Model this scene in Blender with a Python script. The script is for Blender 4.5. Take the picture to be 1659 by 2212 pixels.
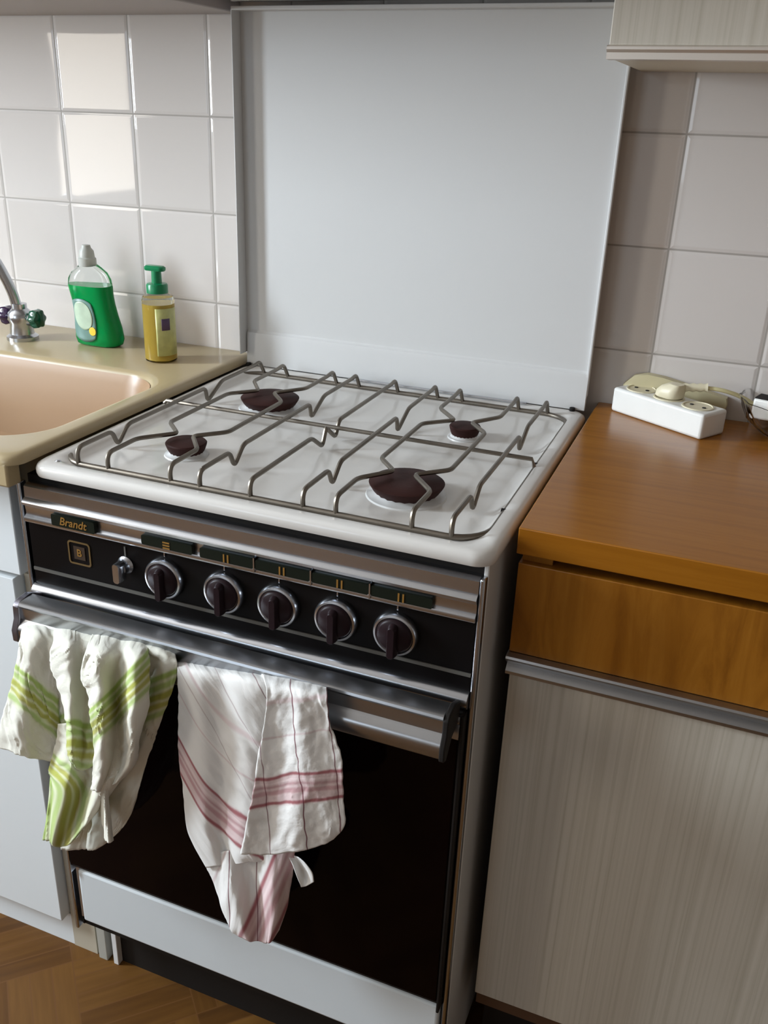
import bpy, bmesh, math, random, json
from mathutils import Vector, Matrix, noise
random.seed(7)
for o in list(bpy.data.objects): bpy.data.objects.remove(o)
scene = bpy.context.scene
COL = scene.collection
# ------------------------------------------------------------------ camera, world, lights, exposure
cam = bpy.data.cameras.new('camera'); camo = bpy.data.objects.new('camera', cam); COL.objects.link(camo)
camo.location = (0.7277, -0.7691, 1.2323); camo.rotation_euler = (1.1584, -0.0299, 0.3892)
cam.sensor_fit = 'VERTICAL'; cam.sensor_height = 24.0; cam.lens = 24.0 * 1962.18 / 2212
cam.shift_x = (829.5 - 796.54) / 2212; cam.shift_y = (1101.55 - 1106) / 2212
cam.clip_start = 0.02
scene.camera = camo
scene.view_settings.view_transform = 'Standard'; scene.view_settings.look = 'None'
scene.view_settings.exposure = -0.17; scene.view_settings.gamma = 1.0
scene.view_settings.use_curve_mapping = False
w = bpy.data.worlds.new('world'); scene.world = w; w.use_nodes = True
w.node_tree.nodes['Background'].inputs[0].default_value = (1.0, 0.89, 0.79, 1)
w.node_tree.nodes['Background'].inputs[1].default_value = 0.26
def area(name, loc, rot, sx, sy, power, color):
    l = bpy.data.lights.new(name, 'AREA'); l.shape = 'RECTANGLE'; l.size = sx; l.size_y = sy; l.energy = power; l.color = color
    o = bpy.data.objects.new(name, l); COL.objects.link(o); o.location = loc; o.rotation_euler = rot
    return o
R = math.radians
# daylight through the narrow window in the left wall and the wide window behind the camera
area('window_daylight', (-2.04, -1.72, 1.56), (0, R(-90), 0), 1.44, 0.56, 27, (1.0, 0.93, 0.82))
area('window_daylight', (-2.04, -0.76, 1.70), (0, R(-90), 0), 1.10, 0.32, 122, (0.80, 0.905, 1.0))
area('window_daylight', (-1.15, -3.24, 1.5), (R(90), 0, 0), 1.25, 1.15, 20, (0.70, 0.85, 1.0))

# ------------------------------------------------------------------ materials
MATS = {}
def nt(name):
    m = bpy.data.materials.new(name); m.use_nodes = True; MATS[name] = m
    return m, m.node_tree.nodes, m.node_tree.links, m.node_tree.nodes['Principled BSDF']
def mat(name, col, rough=0.5, metal=0.0, spec=0.5, trans=0.0, ior=1.45, coat=0.0, bump=0.0, bscale=60, mottle=0.0, mscale=8.0, alpha=1.0, sheen=0.0):
    m, N, L, b = nt(name)
    b.inputs['Base Color'].default_value = (*col, 1); b.inputs['Roughness'].default_value = rough
    b.inputs['Metallic'].default_value = metal; b.inputs['Specular IOR Level'].default_value = spec
    b.inputs['Transmission Weight'].default_value = trans; b.inputs['IOR'].default_value = ior
    b.inputs['Coat Weight'].default_value = coat; b.inputs['Alpha'].default_value = alpha
    b.inputs['Sheen Weight'].default_value = sheen
    tc = N.new('ShaderNodeTexCoord')
    if mottle:
        n = N.new('ShaderNodeTexNoise'); n.inputs['Scale'].default_value = mscale; n.inputs['Detail'].default_value = 4
        L.new(tc.outputs['Object'], n.inputs['Vector'])
        mx = N.new('ShaderNodeMix'); mx.data_type = 'RGBA'
        mx.inputs[6].default_value = (*[c * (1 - mottle) for c in col], 1); mx.inputs[7].default_value = (*[min(1, c * (1 + mottle)) for c in col], 1)
        L.new(n.outputs['Fac'], mx.inputs[0]); L.new(mx.outputs[2], b.inputs['Base Color'])
    if bump:
        n = N.new('ShaderNodeTexNoise'); n.inputs['Scale'].default_value = bscale; n.inputs['Detail'].default_value = 3
        L.new(tc.outputs['Object'], n.inputs['Vector'])
        bp = N.new('ShaderNodeBump'); bp.inputs['Strength'].default_value = bump; bp.inputs['Distance'].default_value = 0.002
        L.new(n.outputs['Fac'], bp.inputs['Height']); L.new(bp.outputs['Normal'], b.inputs['Normal'])
    return m
def math_n(N, L, op, a, b=None, c=None):
    n = N.new('ShaderNodeMath'); n.operation = op
    for i, v in enumerate((a, b, c)):
        if v is None: continue
        if isinstance(v, (int, float)): n.inputs[i].default_value = v
        else: L.new(v, n.inputs[i])
    return n.outputs[0]
def ramp(N, L, fac, stops):
    r = N.new('ShaderNodeValToRGB'); L.new(fac, r.inputs[0])
    e = r.color_ramp.elements
    while len(e) < len(stops): e.new(0.5)
    for i, (p, c) in enumerate(stops): e[i].position = p; e[i].color = (*c, 1)
    return r.outputs[0]

def tile_material():
    m, N, L, b = nt('glazed_tiles')
    tc = N.new('ShaderNodeTexCoord'); sp = N.new('ShaderNodeSeparateXYZ'); L.new(tc.outputs['Object'], sp.inputs[0])
    u = math_n(N, L, 'DIVIDE', math_n(N, L, 'SUBTRACT', sp.outputs[0], -0.0705 - 0.1398 * 20), 0.1398)
    v = math_n(N, L, 'DIVIDE', math_n(N, L, 'SUBTRACT', sp.outputs[2], 0.9362 - 0.1415 * 20), 0.1415)
    def edge(t, size):
        f = math_n(N, L, 'FRACT', t)
        return math_n(N, L, 'MULTIPLY', math_n(N, L, 'MINIMUM', f, math_n(N, L, 'SUBTRACT', 1.0, f)), size)
    d = math_n(N, L, 'MINIMUM', edge(u, 0.1398), edge(v, 0.1415))
    mr = N.new('ShaderNodeMapRange'); mr.interpolation_type = 'SMOOTHSTEP'
    mr.inputs[1].default_value = 0.0009; mr.inputs[2].default_value = 0.0016; L.new(d, mr.inputs[0])
    mx = N.new('ShaderNodeMix'); mx.data_type = 'RGBA'; L.new(mr.outputs[0], mx.inputs[0])
    mx.inputs[6].default_value = (0.36, 0.33, 0.30, 1)
    # slight tone difference from tile to tile
    cb = N.new('ShaderNodeCombineXYZ'); L.new(math_n(N, L, 'FLOOR', u), cb.inputs[0]); L.new(math_n(N, L, 'FLOOR', v), cb.inputs[1])
    wn = N.new('ShaderNodeTexWhiteNoise'); L.new(cb.outputs[0], wn.inputs[0])
    L.new(ramp(N, L, wn.outputs['Value'], [(0, (0.60, 0.56, 0.53)), (1, (0.645, 0.60, 0.57))]), mx.inputs[7])
    L.new(mx.outputs[2], b.inputs['Base Color'])
    ru = N.new('ShaderNodeMapRange'); ru.inputs[3].default_value = 0.7; ru.inputs[4].default_value = 0.035
    L.new(mr.outputs[0], ru.inputs[0]); L.new(ru.outputs[0], b.inputs['Roughness'])
    b.inputs['Specular IOR Level'].default_value = 0.36
    e2 = N.new('ShaderNodeMapRange'); e2.interpolation_type = 'SMOOTHSTEP'; e2.inputs[1].default_value = 0.0005; e2.inputs[2].default_value = 0.006; L.new(d, e2.inputs[0])
    n = N.new('ShaderNodeTexNoise'); n.inputs['Scale'].default_value = 7; n.inputs['Detail'].default_value = 0; L.new(tc.outputs['Object'], n.inputs['Vector'])
    h = math_n(N, L, 'ADD', e2.outputs[0], math_n(N, L, 'MULTIPLY', n.outputs['Fac'], 0.75))
    bp = N.new('ShaderNodeBump'); bp.inputs['Strength'].default_value = 0.7; bp.inputs['Distance'].default_value = 0.0012
    L.new(h, bp.inputs['Height']); L.new(bp.outputs['Normal'], b.inputs['Normal'])
    return m
def wood_material(name, dark, mid, light, scale, rough, wave=0.0, coat=0.0, ax=2):
    m, N, L, b = nt(name)
    tc = N.new('ShaderNodeTexCoord'); mp = N.new('ShaderNodeMapping'); mp.inputs['Scale'].default_value = scale
    L.new(tc.outputs['Object'], mp.inputs[0])
    n = N.new('ShaderNodeTexNoise'); n.inputs['Scale'].default_value = 1; n.inputs['Detail'].default_value = 7; n.inputs['Roughness'].default_value = 0.62
    n.inputs['Distortion'].default_value = wave
    L.new(mp.outputs[0], n.inputs['Vector'])
    L.new(ramp(N, L, n.outputs['Fac'], [(0.28, dark), (0.5, mid), (0.75, light)]), b.inputs['Base Color'])
    b.inputs['Specular IOR Level'].default_value = 0.3; b.inputs['Roughness'].default_value = rough; b.inputs['Coat Weight'].default_value = coat; b.inputs['Coat Roughness'].default_value = 0.2
    return m
def parquet_material():
    m, N, L, b = nt('parquet')
    tc = N.new('ShaderNodeTexCoord'); mp = N.new('ShaderNodeMapping'); mp.inputs['Rotation'].default_value = (0, 0, R(45)); mp.inputs['Location'].default_value = (0.0485, 0.03, 0)
    L.new(tc.outputs['Object'], mp.inputs[0]); sp = N.new('ShaderNodeSeparateXYZ'); L.new(mp.outputs[0], sp.inputs[0])
    S = 0.16; P = 0.032
    u = math_n(N, L, 'DIVIDE', math_n(N, L, 'ADD', sp.outputs[0], 8.0), S); v = math_n(N, L, 'DIVIDE', math_n(N, L, 'ADD', sp.outputs[1], 8.0), S)
    par = math_n(N, L, 'MODULO', math_n(N, L, 'ADD', math_n(N, L, 'FLOOR', u), math_n(N, L, 'FLOOR', v)), 2.0)
    across = N.new('ShaderNodeMix'); along = N.new('ShaderNodeMix')
    for q, a, c in ((across, sp.outputs[0], sp.outputs[1]), (along, sp.outputs[1], sp.outputs[0])):
        L.new(par, q.inputs[0]); L.new(a, q.inputs[2]); L.new(c, q.inputs[3])
    t = math_n(N, L, 'DIVIDE', math_n(N, L, 'ADD', across.outputs[0], 8.0), P)
    f = math_n(N, L, 'FRACT', t)
    d = math_n(N, L, 'MINIMUM', f, math_n(N, L, 'SUBTRACT', 1.0, f))
    def dist(t): 
        q = math_n(N, L, 'FRACT', t); return math_n(N, L, 'MULTIPLY', math_n(N, L, 'MINIMUM', q, math_n(N, L, 'SUBTRACT', 1.0, q)), S / P)
    d = math_n(N, L, 'MINIMUM', d, math_n(N, L, 'MINIMUM', dist(u), dist(v)))
    gap = N.new('ShaderNodeMapRange'); gap.inputs[1].default_value = 0.01; gap.inputs[2].default_value = 0.05; L.new(d, gap.inputs[0])
    cb = N.new('ShaderNodeCombineXYZ'); L.new(math_n(N, L, 'FLOOR', t), cb.inputs[0]); L.new(math_n(N, L, 'FLOOR', u), cb.inputs[1]); L.new(math_n(N, L, 'FLOOR', v), cb.inputs[2])
    wn = N.new('ShaderNodeTexWhiteNoise'); L.new(cb.outputs[0], wn.inputs[0])
    c2 = N.new('ShaderNodeCombineXYZ'); L.new(math_n(N, L, 'MULTIPLY', across.outputs[0], 90.0), c2.inputs[0]); L.new(math_n(N, L, 'MULTIPLY', along.outputs[0], 7.0), c2.inputs[1]); L.new(math_n(N, L, 'MULTIPLY', wn.outputs['Value'], 20.0), c2.inputs[2])
    n = N.new('ShaderNodeTexNoise'); n.inputs['Scale'].default_value = 1; n.inputs['Detail'].default_value = 5; L.new(c2.outputs[0], n.inputs['Vector'])
    fac = math_n(N, L, 'ADD', math_n(N, L, 'MULTIPLY', wn.outputs['Value'], 0.45), math_n(N, L, 'MULTIPLY', n.outputs['Fac'], 0.6))
    col = ramp(N, L, fac, [(0.15, (0.060, 0.023, 0.004)), (0.5, (0.105, 0.043, 0.007)), (0.85, (0.165, 0.075, 0.015))])
    mx = N.new('ShaderNodeMix'); mx.data_type = 'RGBA'; L.new(gap.outputs[0], mx.inputs[0]); mx.inputs[6].default_value = (0.13, 0.055, 0.015, 1); L.new(col, mx.inputs[7])
    L.new(mx.outputs[2], b.inputs['Base Color']); b.inputs['Roughness'].default_value = 0.5; b.inputs['Specular IOR Level'].default_value = 0.25
    return m
def stripes_material(name, base, ucfg, vcfg):
    # woven cloth with coloured stripes along the cloth's own u and v
    m, N, L, b = nt(name)
    uv = N.new('ShaderNodeUVMap'); uv.uv_map = 'cloth'
    nz = N.new('ShaderNodeTexNoise'); nz.inputs['Scale'].default_value = 9; nz.inputs['Detail'].default_value = 2; L.new(uv.outputs[0], nz.inputs['Vector'])
    sp = N.new('ShaderNodeSeparateXYZ'); L.new(uv.outputs[0], sp.inputs[0])
    wob = math_n(N, L, 'MULTIPLY', math_n(N, L, 'SUBTRACT', nz.outputs['Fac'], 0.5), 0.018)
    V = math_n(N, L, 'ADD', sp.outputs[1], wob); U = math_n(N, L, 'ADD', sp.outputs[0], math_n(N, L, 'MULTIPLY', wob, 0.5))
    big = N.new('ShaderNodeTexNoise'); big.inputs['Scale'].default_value = 6; big.inputs['Detail'].default_value = 3; L.new(uv.outputs[0], big.inputs['Vector'])
    cur = ramp(N, L, big.outputs['Fac'], [(0.3, tuple(c * 0.93 for c in base)), (0.7, base)])
    def add(cur, coord, c, hw, soft, col, k):
        dd = math_n(N, L, 'ABSOLUTE', math_n(N, L, 'SUBTRACT', coord, c))
        mr = N.new('ShaderNodeMapRange'); mr.interpolation_type = 'SMOOTHSTEP'; L.new(dd, mr.inputs[0])
        mr.inputs[1].default_value = hw - soft; mr.inputs[2].default_value = hw + soft; mr.inputs[3].default_value = k; mr.inputs[4].default_value = 0
        mx = N.new('ShaderNodeMix'); mx.data_type = 'RGBA'; L.new(mr.outputs[0], mx.inputs[0]); L.new(cur, mx.inputs[6]); mx.inputs[7].default_value = (*col, 1)
        return mx.outputs[2]
    for c, hw, soft, col, k in vcfg: cur = add(cur, V, c, hw, soft, col, k)
    for c, hw, soft, col, k in ucfg: cur = add(cur, U, c, hw, soft, col, k)
    L.new(cur, b.inputs['Base Color']); b.inputs['Roughness'].default_value = 0.95; b.inputs['Sheen Weight'].default_value = 0.15
    b.inputs['Specular IOR Level'].default_value = 0.1
    fn = N.new('ShaderNodeTexNoise'); fn.inputs['Scale'].default_value = 28; fn.inputs['Detail'].default_value = 5; L.new(uv.outputs[0], fn.inputs['Vector'])
    bp = N.new('ShaderNodeBump'); bp.inputs['Strength'].default_value = 0.5; bp.inputs['Distance'].default_value = 0.004
    L.new(fn.outputs['Fac'], bp.inputs['Height']); L.new(bp.outputs['Normal'], b.inputs['Normal'])
    return m

TILE = tile_material()
PARQ = parquet_material()
PLASTER = mat('painted_plaster', (0.48, 0.43, 0.38), 0.8, bump=0.1)
ENAMEL = mat('white_enamel', (0.74, 0.75, 0.75), 0.22, spec=0.5)
HOBMAT = mat('hob_enamel', (0.72, 0.70, 0.67), 0.16, mottle=0.05, mscale=6)
LIDMAT = mat('lid_enamel', (0.63, 0.63, 0.625), 0.42, spec=0.35, mottle=0.02, mscale=5)
CHROME = mat('chrome', (0.54, 0.56, 0.60), 0.24, 1.0, bump=0.06, bscale=18)
BRUSH = mat('brushed_steel', (0.42, 0.43, 0.45), 0.30, 1.0, bump=0.08, bscale=25)
WIRE = mat('grate_wire', (0.21, 0.185, 0.155), 0.42, 1.0, mottle=0.35, mscale=30)
BURN = mat('burner_cap_iron', (0.040, 0.015, 0.013), 0.6, spec=0.15, mottle=0.3, mscale=40, bump=0.2)
BURNR = mat('burner_ring_alloy', (0.6, 0.6, 0.6), 0.4, 1.0)
BLACK = mat('black_panel', (0.006, 0.005, 0.005), 0.35, spec=0.10)
GLASSB = mat('oven_glass', (0.003, 0.001, 0.001), 0.10, spec=0.10)
DARK = mat('dark_steel', (0.015, 0.013, 0.012), 0.6, spec=0.2)
PLATE = mat('label_plate', (0.008, 0.011, 0.007), 0.4, spec=0.2)
GOLD = mat('gold_print', (0.28, 0.14, 0.025), 0.5, 0.2)
KNOB = mat('knob_bakelite', (0.016, 0.008, 0.010), 0.38, spec=0.16)
GREYLINE = mat('grey_print', (0.10, 0.095, 0.085), 0.5)
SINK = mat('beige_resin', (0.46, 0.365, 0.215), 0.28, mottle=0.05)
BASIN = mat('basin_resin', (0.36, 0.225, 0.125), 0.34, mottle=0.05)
CABW = mat('cabinet_white', (0.74, 0.78, 0.80), 0.45)
CABE = mat('cabinet_cream', (0.66, 0.60, 0.48), 0.5)
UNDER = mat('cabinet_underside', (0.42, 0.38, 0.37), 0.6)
WTOP = wood_material('worktop_laminate', (0.26, 0.092, 0.007), (0.31, 0.114, 0.009), (0.35, 0.135, 0.013), (6, 110, 110), 0.24)
WDRAW = wood_material('drawer_veneer', (0.19, 0.065, 0.006), (0.29, 0.110, 0.011), (0.37, 0.155, 0.020), (26, 26, 4.5), 0.3, wave=1.2)
STRIPE = wood_material('striped_laminate', (0.39, 0.35, 0.285), (0.47, 0.43, 0.365), (0.52, 0.48, 0.415), (230, 230, 1.4), 0.38)
CLEARP = mat('clear_plastic', (0.92, 0.95, 0.93), 0.08, trans=1.0, ior=1.15)
CAPP = mat('cap_plastic', (0.62, 0.63, 0.58), 0.4, trans=0.35)
LIQG = mat('green_liquid', (0.0, 0.42, 0.10), 0.12, trans=0.25, ior=1.3)
LIQY = mat('amber_liquid', (0.72, 0.50, 0.09), 0.12, trans=0.35, ior=1.3)
PUMP = mat('green_pump', (0.005, 0.20, 0.075), 0.3)
LABG = mat('pale_label', (0.45, 0.56, 0.42), 0.4, mottle=0.25, mscale=60)
LABD = mat('grey_green_label', (0.14, 0.25, 0.22), 0.35, mottle=0.3, mscale=60)
LABY = mat('yellow_label', (0.55, 0.55, 0.22), 0.4, mottle=0.35, mscale=70)
YEL = mat('lemon_print', (0.85, 0.60, 0.05), 0.5)
PURP = mat('purple_print', (0.10, 0.06, 0.12), 0.5)
WPLAST = mat('white_plastic', (0.80, 0.80, 0.77), 0.35, mottle=0.05, mscale=30)
YPLAST = mat('yellowed_plastic', (0.66, 0.60, 0.34), 0.4)
CREAMP = mat('cream_plastic', (0.72, 0.66, 0.48), 0.4)
HOLE = mat('socket_hole', (0.02, 0.02, 0.02), 0.6)
GLASS = mat('bowl_glass', (0.97, 0.96, 0.95), 0.05, trans=1.0, ior=1.22)
TGREEN = stripes_material('green_striped_cloth', (0.80, 0.79, 0.70), [],
    [(0.0, 0.046, 0.012, (0.60, 0.66, 0.36), 0.55), (-0.038, 0.006, 0.004, (0.33, 0.47, 0.09), 0.85), (-0.020, 0.006, 0.004, (0.36, 0.50, 0.12), 0.8), (-0.002, 0.007, 0.004, (0.38, 0.40, 0.05), 0.9), (0.016, 0.006, 0.004, (0.42, 0.42, 0.06), 0.85), (0.034, 0.006, 0.004, (0.36, 0.50, 0.14), 0.75)])
RED = (0.30, 0.06, 0.075)
TRED = stripes_material('red_checked_cloth', (0.83, 0.82, 0.80),
    [(u, 0.0012, 0.0009, (0.16, 0.03, 0.05), k) for u, k in ((0.413, .35), (0.490, .4), (0.568, 0.75), (0.645, 0.95), (0.722, 0.9))],
    [(0.031, 0.034, 0.005, (0.62, 0.42, 0.43), 0.7), (0.001, 0.0035, 0.0025, RED, 0.85), (0.013, 0.002, 0.002, (0.8, 0.66, 0.66), .7), (0.022, 0.003, 0.003, (0.42, 0.20, 0.22), 0.6), (0.036, 0.005, 0.003, (0.42, 0.18, 0.20), 0.6), (0.0, 0.0, 0.001, RED, 0), (0.060, 0.0035, 0.0025, RED, 0.85),
     (-0.085, 0.002, 0.0025, (0.55, 0.36, 0.38), 0.5), (-0.160, 0.005, 0.004, (0.60, 0.42, 0.44), 0.5)])

# ------------------------------------------------------------------ mesh helpers
class MB:
    def __init__(s): s.v = []; s.f = []; s.uv = None
    def add(s, vs, fs):
        k = len(s.v); s.v += [tuple(q) for q in vs]; s.f += [tuple(i + k for i in f) for f in fs]; return s
    def box(s, x0, x1, y0, y1, z0, z1):
        return s.add([(x0, y0, z0), (x1, y0, z0), (x1, y1, z0), (x0, y1, z0), (x0, y0, z1), (x1, y0, z1), (x1, y1, z1), (x0, y1, z1)],
                     [(0, 3, 2, 1), (4, 5, 6, 7), (0, 1, 5, 4), (1, 2, 6, 5), (2, 3, 7, 6), (3, 0, 4, 7)])
    def prism_x(s, prof, x0, x1):          # prof = (y, z) loop, seen from +x counter-clockwise
        n = len(prof)
        vs = [(x0, y, z) for y, z in prof] + [(x1, y, z) for y, z in prof]
        return s.add(vs, [tuple(range(n))[::-1], tuple(range(n, 2 * n))] + [(i, (i + 1) % n, n + (i + 1) % n, n + i) for i in range(n)])
    def prism_z(s, loop, z0, z1):
        n = len(loop)
        vs = [(x, y, z0) for x, y in loop] + [(x, y, z1) for x, y in loop]
        return s.add(vs, [tuple(range(n))[::-1], tuple(range(n, 2 * n))] + [(i, (i + 1) % n, n + (i + 1) % n, n + i) for i in range(n)])
    def loft(s, loops, cap0=True, cap1=True, closed=True):
        n = len(loops[0]); k = len(s.v); s.v += [tuple(p) for lp in loops for p in lp]
        for a in range(len(loops) - 1):
            for i in range(n if closed else n - 1):
                j = (i + 1) % n
                s.f.append((k + a * n + i, k + a * n + j, k + (a + 1) * n + j, k + (a + 1) * n + i))
        if cap0: s.f.append(tuple(k + i for i in range(n))[::-1])
        if cap1: s.f.append(tuple(k + (len(loops) - 1) * n + i for i in range(n)))
        return s
    def lathe(s, prof, c=(0, 0, 0), axis='z', n=40, cap=True):   # prof = (r, h)
        loops = []
        for r, h in prof:
            lp = []
            for i in range(n):
                a = 2 * math.pi * i / n; q = (r * math.cos(a), r * math.sin(a), h)
                if axis == 'y': q = (q[0], -q[2], q[1])          # h grows towards the viewer (-y)
                lp.append((q[0] + c[0], q[1] + c[1], q[2] + c[2]))
            loops.append(lp)
        return s.loft(loops, cap, cap)
    def tube(s, pts, r, n=10, closed=False, rad=None):
        P = [Vector(p) for p in pts]; N = len(P); loops = []
        T = []
        for i in range(N):
            a = P[(i - 1) % N] if (closed or i > 0) else P[i]; b = P[(i + 1) % N] if (closed or i < N - 1) else P[i]
            t = (b - a); T.append(t.normalized() if t.length > 1e-9 else Vector((0, 0, 1)))
        up = Vector((0, 0, 1)) if abs(T[0].z) < 0.9 else Vector((1, 0, 0))
        nrm = (up - T[0] * up.dot(T[0])).normalized()
        for i in range(N):
            if i: nrm = (nrm - T[i] * nrm.dot(T[i])); nrm = nrm.normalized() if nrm.length > 1e-6 else Vector((1, 0, 0))
            bn = T[i].cross(nrm); rr = r if rad is None else rad[i]
            loops.append([P[i] + (nrm * math.cos(2 * math.pi * k / n) + bn * math.sin(2 * math.pi * k / n)) * rr for k in range(n)])
        if closed: loops.append(loops[0]); return s.loft(loops, False, False)
        return s.loft(loops)
    def build(s, name, m, parent=None, off=(0, 0, 0), bevel=0.0, smooth=True, loc=None, seg=3, solid=0.0, sub=0, weld=False):
        me = bpy.data.meshes.new(name)
        me.from_pydata([(x - off[0], y - off[1], z - off[2]) for x, y, z in s.v], [], s.f); me.update()
        if s.uv:
            ul = me.uv_layers.new(name='cloth')
            for lp in me.loops: ul.data[lp.index].uv = s.uv[lp.vertex_index]
        bm = bmesh.new(); bm.from_mesh(me)
        if weld: bmesh.ops.remove_doubles(bm, verts=bm.verts, dist=1e-6)
        if not s.uv: bmesh.ops.recalc_face_normals(bm, faces=bm.faces)
        bm.to_mesh(me); bm.free()
        if smooth:
            for p in me.polygons: p.use_smooth = True
            me.set_sharp_from_angle(angle=R(38))
        me.materials.append(m)
        o = bpy.data.objects.new(name, me); COL.objects.link(o)
        if parent: o.parent = parent
        if loc: o.location = loc
        if solid:
            md = o.modifiers.new('thickness', 'SOLIDIFY'); md.thickness = solid; md.offset = 0
        if bevel:
            md = o.modifiers.new('bevel', 'BEVEL'); md.width = bevel; md.segments = seg; md.limit_method = 'ANGLE'; md.angle_limit = R(40); md.harden_normals = False
            if smooth:
                pass
        if sub:
            md = o.modifiers.new('sub', 'SUBSURF'); md.levels = sub; md.render_levels = sub
        return o
def fillet(pts, r, n=5):
    P = [Vector(p) for p in pts]; out = [P[0]]
    for i in range(1, len(P) - 1):
        a, b, c = P[i - 1], P[i], P[i + 1]
        d1 = min(r, (a - b).length * 0.48); d2 = min(r, (c - b).length * 0.48)
        p1 = b + (a - b).normalized() * d1; p2 = b + (c - b).normalized() * d2
        for k in range(n + 1):
            t = k / n; out.append(p1 * (1 - t) ** 2 + b * 2 * t * (1 - t) + p2 * t * t)
    out.append(P[-1]); return out
def rrect(x0, x1, y0, y1, r, n=8):
    out = []
    for cx, cy, a0 in ((x1 - r, y1 - r, 0), (x0 + r, y1 - r, 90), (x0 + r, y0 + r, 180), (x1 - r, y0 + r, 270)):
        for k in range(n + 1):
            a = R(a0 + 90 * k / n); out.append((cx + r * math.cos(a), cy + r * math.sin(a)))
    return out
def thing(name, label, cat, loc=(0, 0, 0), group=None, rot=0):
    o = bpy.data.objects.new(name, None); COL.objects.link(o); o.location = loc; o.rotation_euler = (0, 0, rot); o.empty_display_size = 0.05
    o['label'] = label; o['category'] = cat
    if group: o['group'] = group
    return o
def struct(name, mb, m, **k):
    o = mb.build(name, m, **k); o['kind'] = 'structure'; return o
def wall_with_hole(mb, axis, at, t, a0, a1, z0, z1, h0, h1, hz0, hz1):
    for (p0, p1, q0, q1) in ((a0, h0, z0, z1), (h1, a1, z0, z1), (h0, h1, z0, hz0), (h0, h1, hz1, z1)):
        if axis == 'x': mb.box(at, at + t, p0, p1, q0, q1)
        else: mb.box(p0, p1, at, at + t, q0, q1)
    return mb
def text_obj(name, s, size, m, parent, loc, shear=0.0, extrude=0.0004):
    cu = bpy.data.curves.new(name, 'FONT'); cu.body = s; cu.size = size; cu.align_x = 'CENTER'; cu.align_y = 'CENTER'; cu.extrude = extrude; cu.shear = shear; cu.offset = size * 0.012
    t = bpy.data.objects.new(name, cu); COL.objects.link(t); bpy.context.view_layer.update()
    me = bpy.data.meshes.new_from_object(t.evaluated_get(bpy.context.evaluated_depsgraph_get()))
    bpy.data.objects.remove(t)
    me.materials.clear(); me.materials.append(m)
    o = bpy.data.objects.new(name, me); COL.objects.link(o); o.parent = parent; o.location = loc; o.rotation_euler = (R(90), 0, 0)
    return o

# ------------------------------------------------------------------ room
YW = 0.538
struct('wall_back', MB().box(-2.0, 2.4, YW, YW + 0.12, 0, 2.5), TILE)
wl = wall_with_hole(MB(), 'x', -2.12, 0.12, -3.3, -1.25, 0, 2.5, -2.01, -1.43, 0.83, 2.30)
wall_with_hole(wl, 'x', -2.12, 0.12, -1.25, YW + 0.12, 0, 2.5, -0.94, -0.58, 1.12, 2.28)
struct('wall_left', wl, PLASTER)
struct('wall_front', wall_with_hole(MB(), 'y', -3.32, 0.12, -2.0, 2.4, 0, 2.5, -1.75, -0.55, 0.86, 2.15), PLASTER)
struct('floor', MB().box(-2.0, 2.4, -3.2, YW, -0.05, 0), PARQ)
struct('ceiling', MB().box(-2.0, 2.4, -3.2, YW, 2.5, 2.56), PLASTER)
for nm, y0, y1, z0, z1 in (('window_1', -2.01, -1.43, 0.83, 2.30), ('window_3', -0.94, -0.58, 1.12, 2.28)):
    wf = MB(); wf.box(-2.07, -2.01, y0, y0 + 0.02, z0, z1); wf.box(-2.07, -2.01, y1 - 0.02, y1, z0, z1); wf.box(-2.07, -2.01, y0, y1, z0, z0 + 0.03); wf.box(-2.07, -2.01, y0, y1, z1 - 0.03, z1)
    struct(nm, wf, ENAMEL)
wf = MB()
for x in (-1.75, -1.17, -0.59): wf.box(x, x + 0.04, -3.27, -3.21, 0.86, 2.15)
wf.box(-1.75, -0.55, -3.27, -3.21, 0.86, 0.89); wf.box(-1.75, -0.55, -3.27, -3.21, 2.11, 2.15)
struct('window_2', wf, ENAMEL)

# ------------------------------------------------------------------ gas cooker
O = (0.265, 0.0, 0.0)
ck = thing('gas_cooker', 'freestanding gas cooker with open white lid, wire pan support and black oven door', 'cooker', O)
H = 0.852
body = MB(); body.box(-0.018, 0.545, 0.012, 0.49, 0.10, 0.828)
body.build('body', DARK, ck, O)
# white enamel side flanges
MB().box(0.5445, 0.5495, 0.006, 0.49, 0.05, 0.842).build('side_panel', ENAMEL, ck, O, bevel=0.0015)
MB().box(-0.022, -0.0175, 0.010, 0.49, 0.10, 0.815).build('side_panel', DARK, ck, O, bevel=0.0015)
# chrome corner strips
for x, zt in ((0.5435, 0.822), (-0.0225, 0.822)):
    MB().box(x, x + 0.0055, -0.004, 0.008, 0.105, zt).build('corner_strip', CHROME, ck, O, bevel=0.002)
# fascia: extruded chrome profile above the black knob panel
prof = [(0.012, 0.8205), (0.000, 0.8205), (-0.003, 0.8185), (-0.0035, 0.805), (-0.008, 0.8025), (-0.0095, 0.800), (-0.0085, 0.7965), (-0.005, 0.794),
        (-0.004, 0.7875), (-0.0045, 0.7835), (-0.008, 0.781), (-0.009, 0.7775), (-0.008, 0.775), (-0.004, 0.774), (0.012, 0.773)]
fa = MB().prism_x(prof, -0.012, 0.543).build('fascia_trim', CHROME, ck, O)
MB().box(-0.013, 0.543, -0.002, 0.012, 0.690, 0.774).build('control_panel', BLACK, ck, O, bevel=0.001)
MB().box(-0.012, 0.5425, -0.0035, 0.0, 0.7085, 0.7125).build('panel_line', GREYLINE, ck, O)
prof = [(0.0 + 0.010, 0.692)] + [(-0.002 - 0.0115 * math.sin(math.pi * k / 12), 0.6812 + 0.0105 * math.cos(math.pi * k / 12)) for k in range(13)] + [(0.010, 0.6705)]
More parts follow.
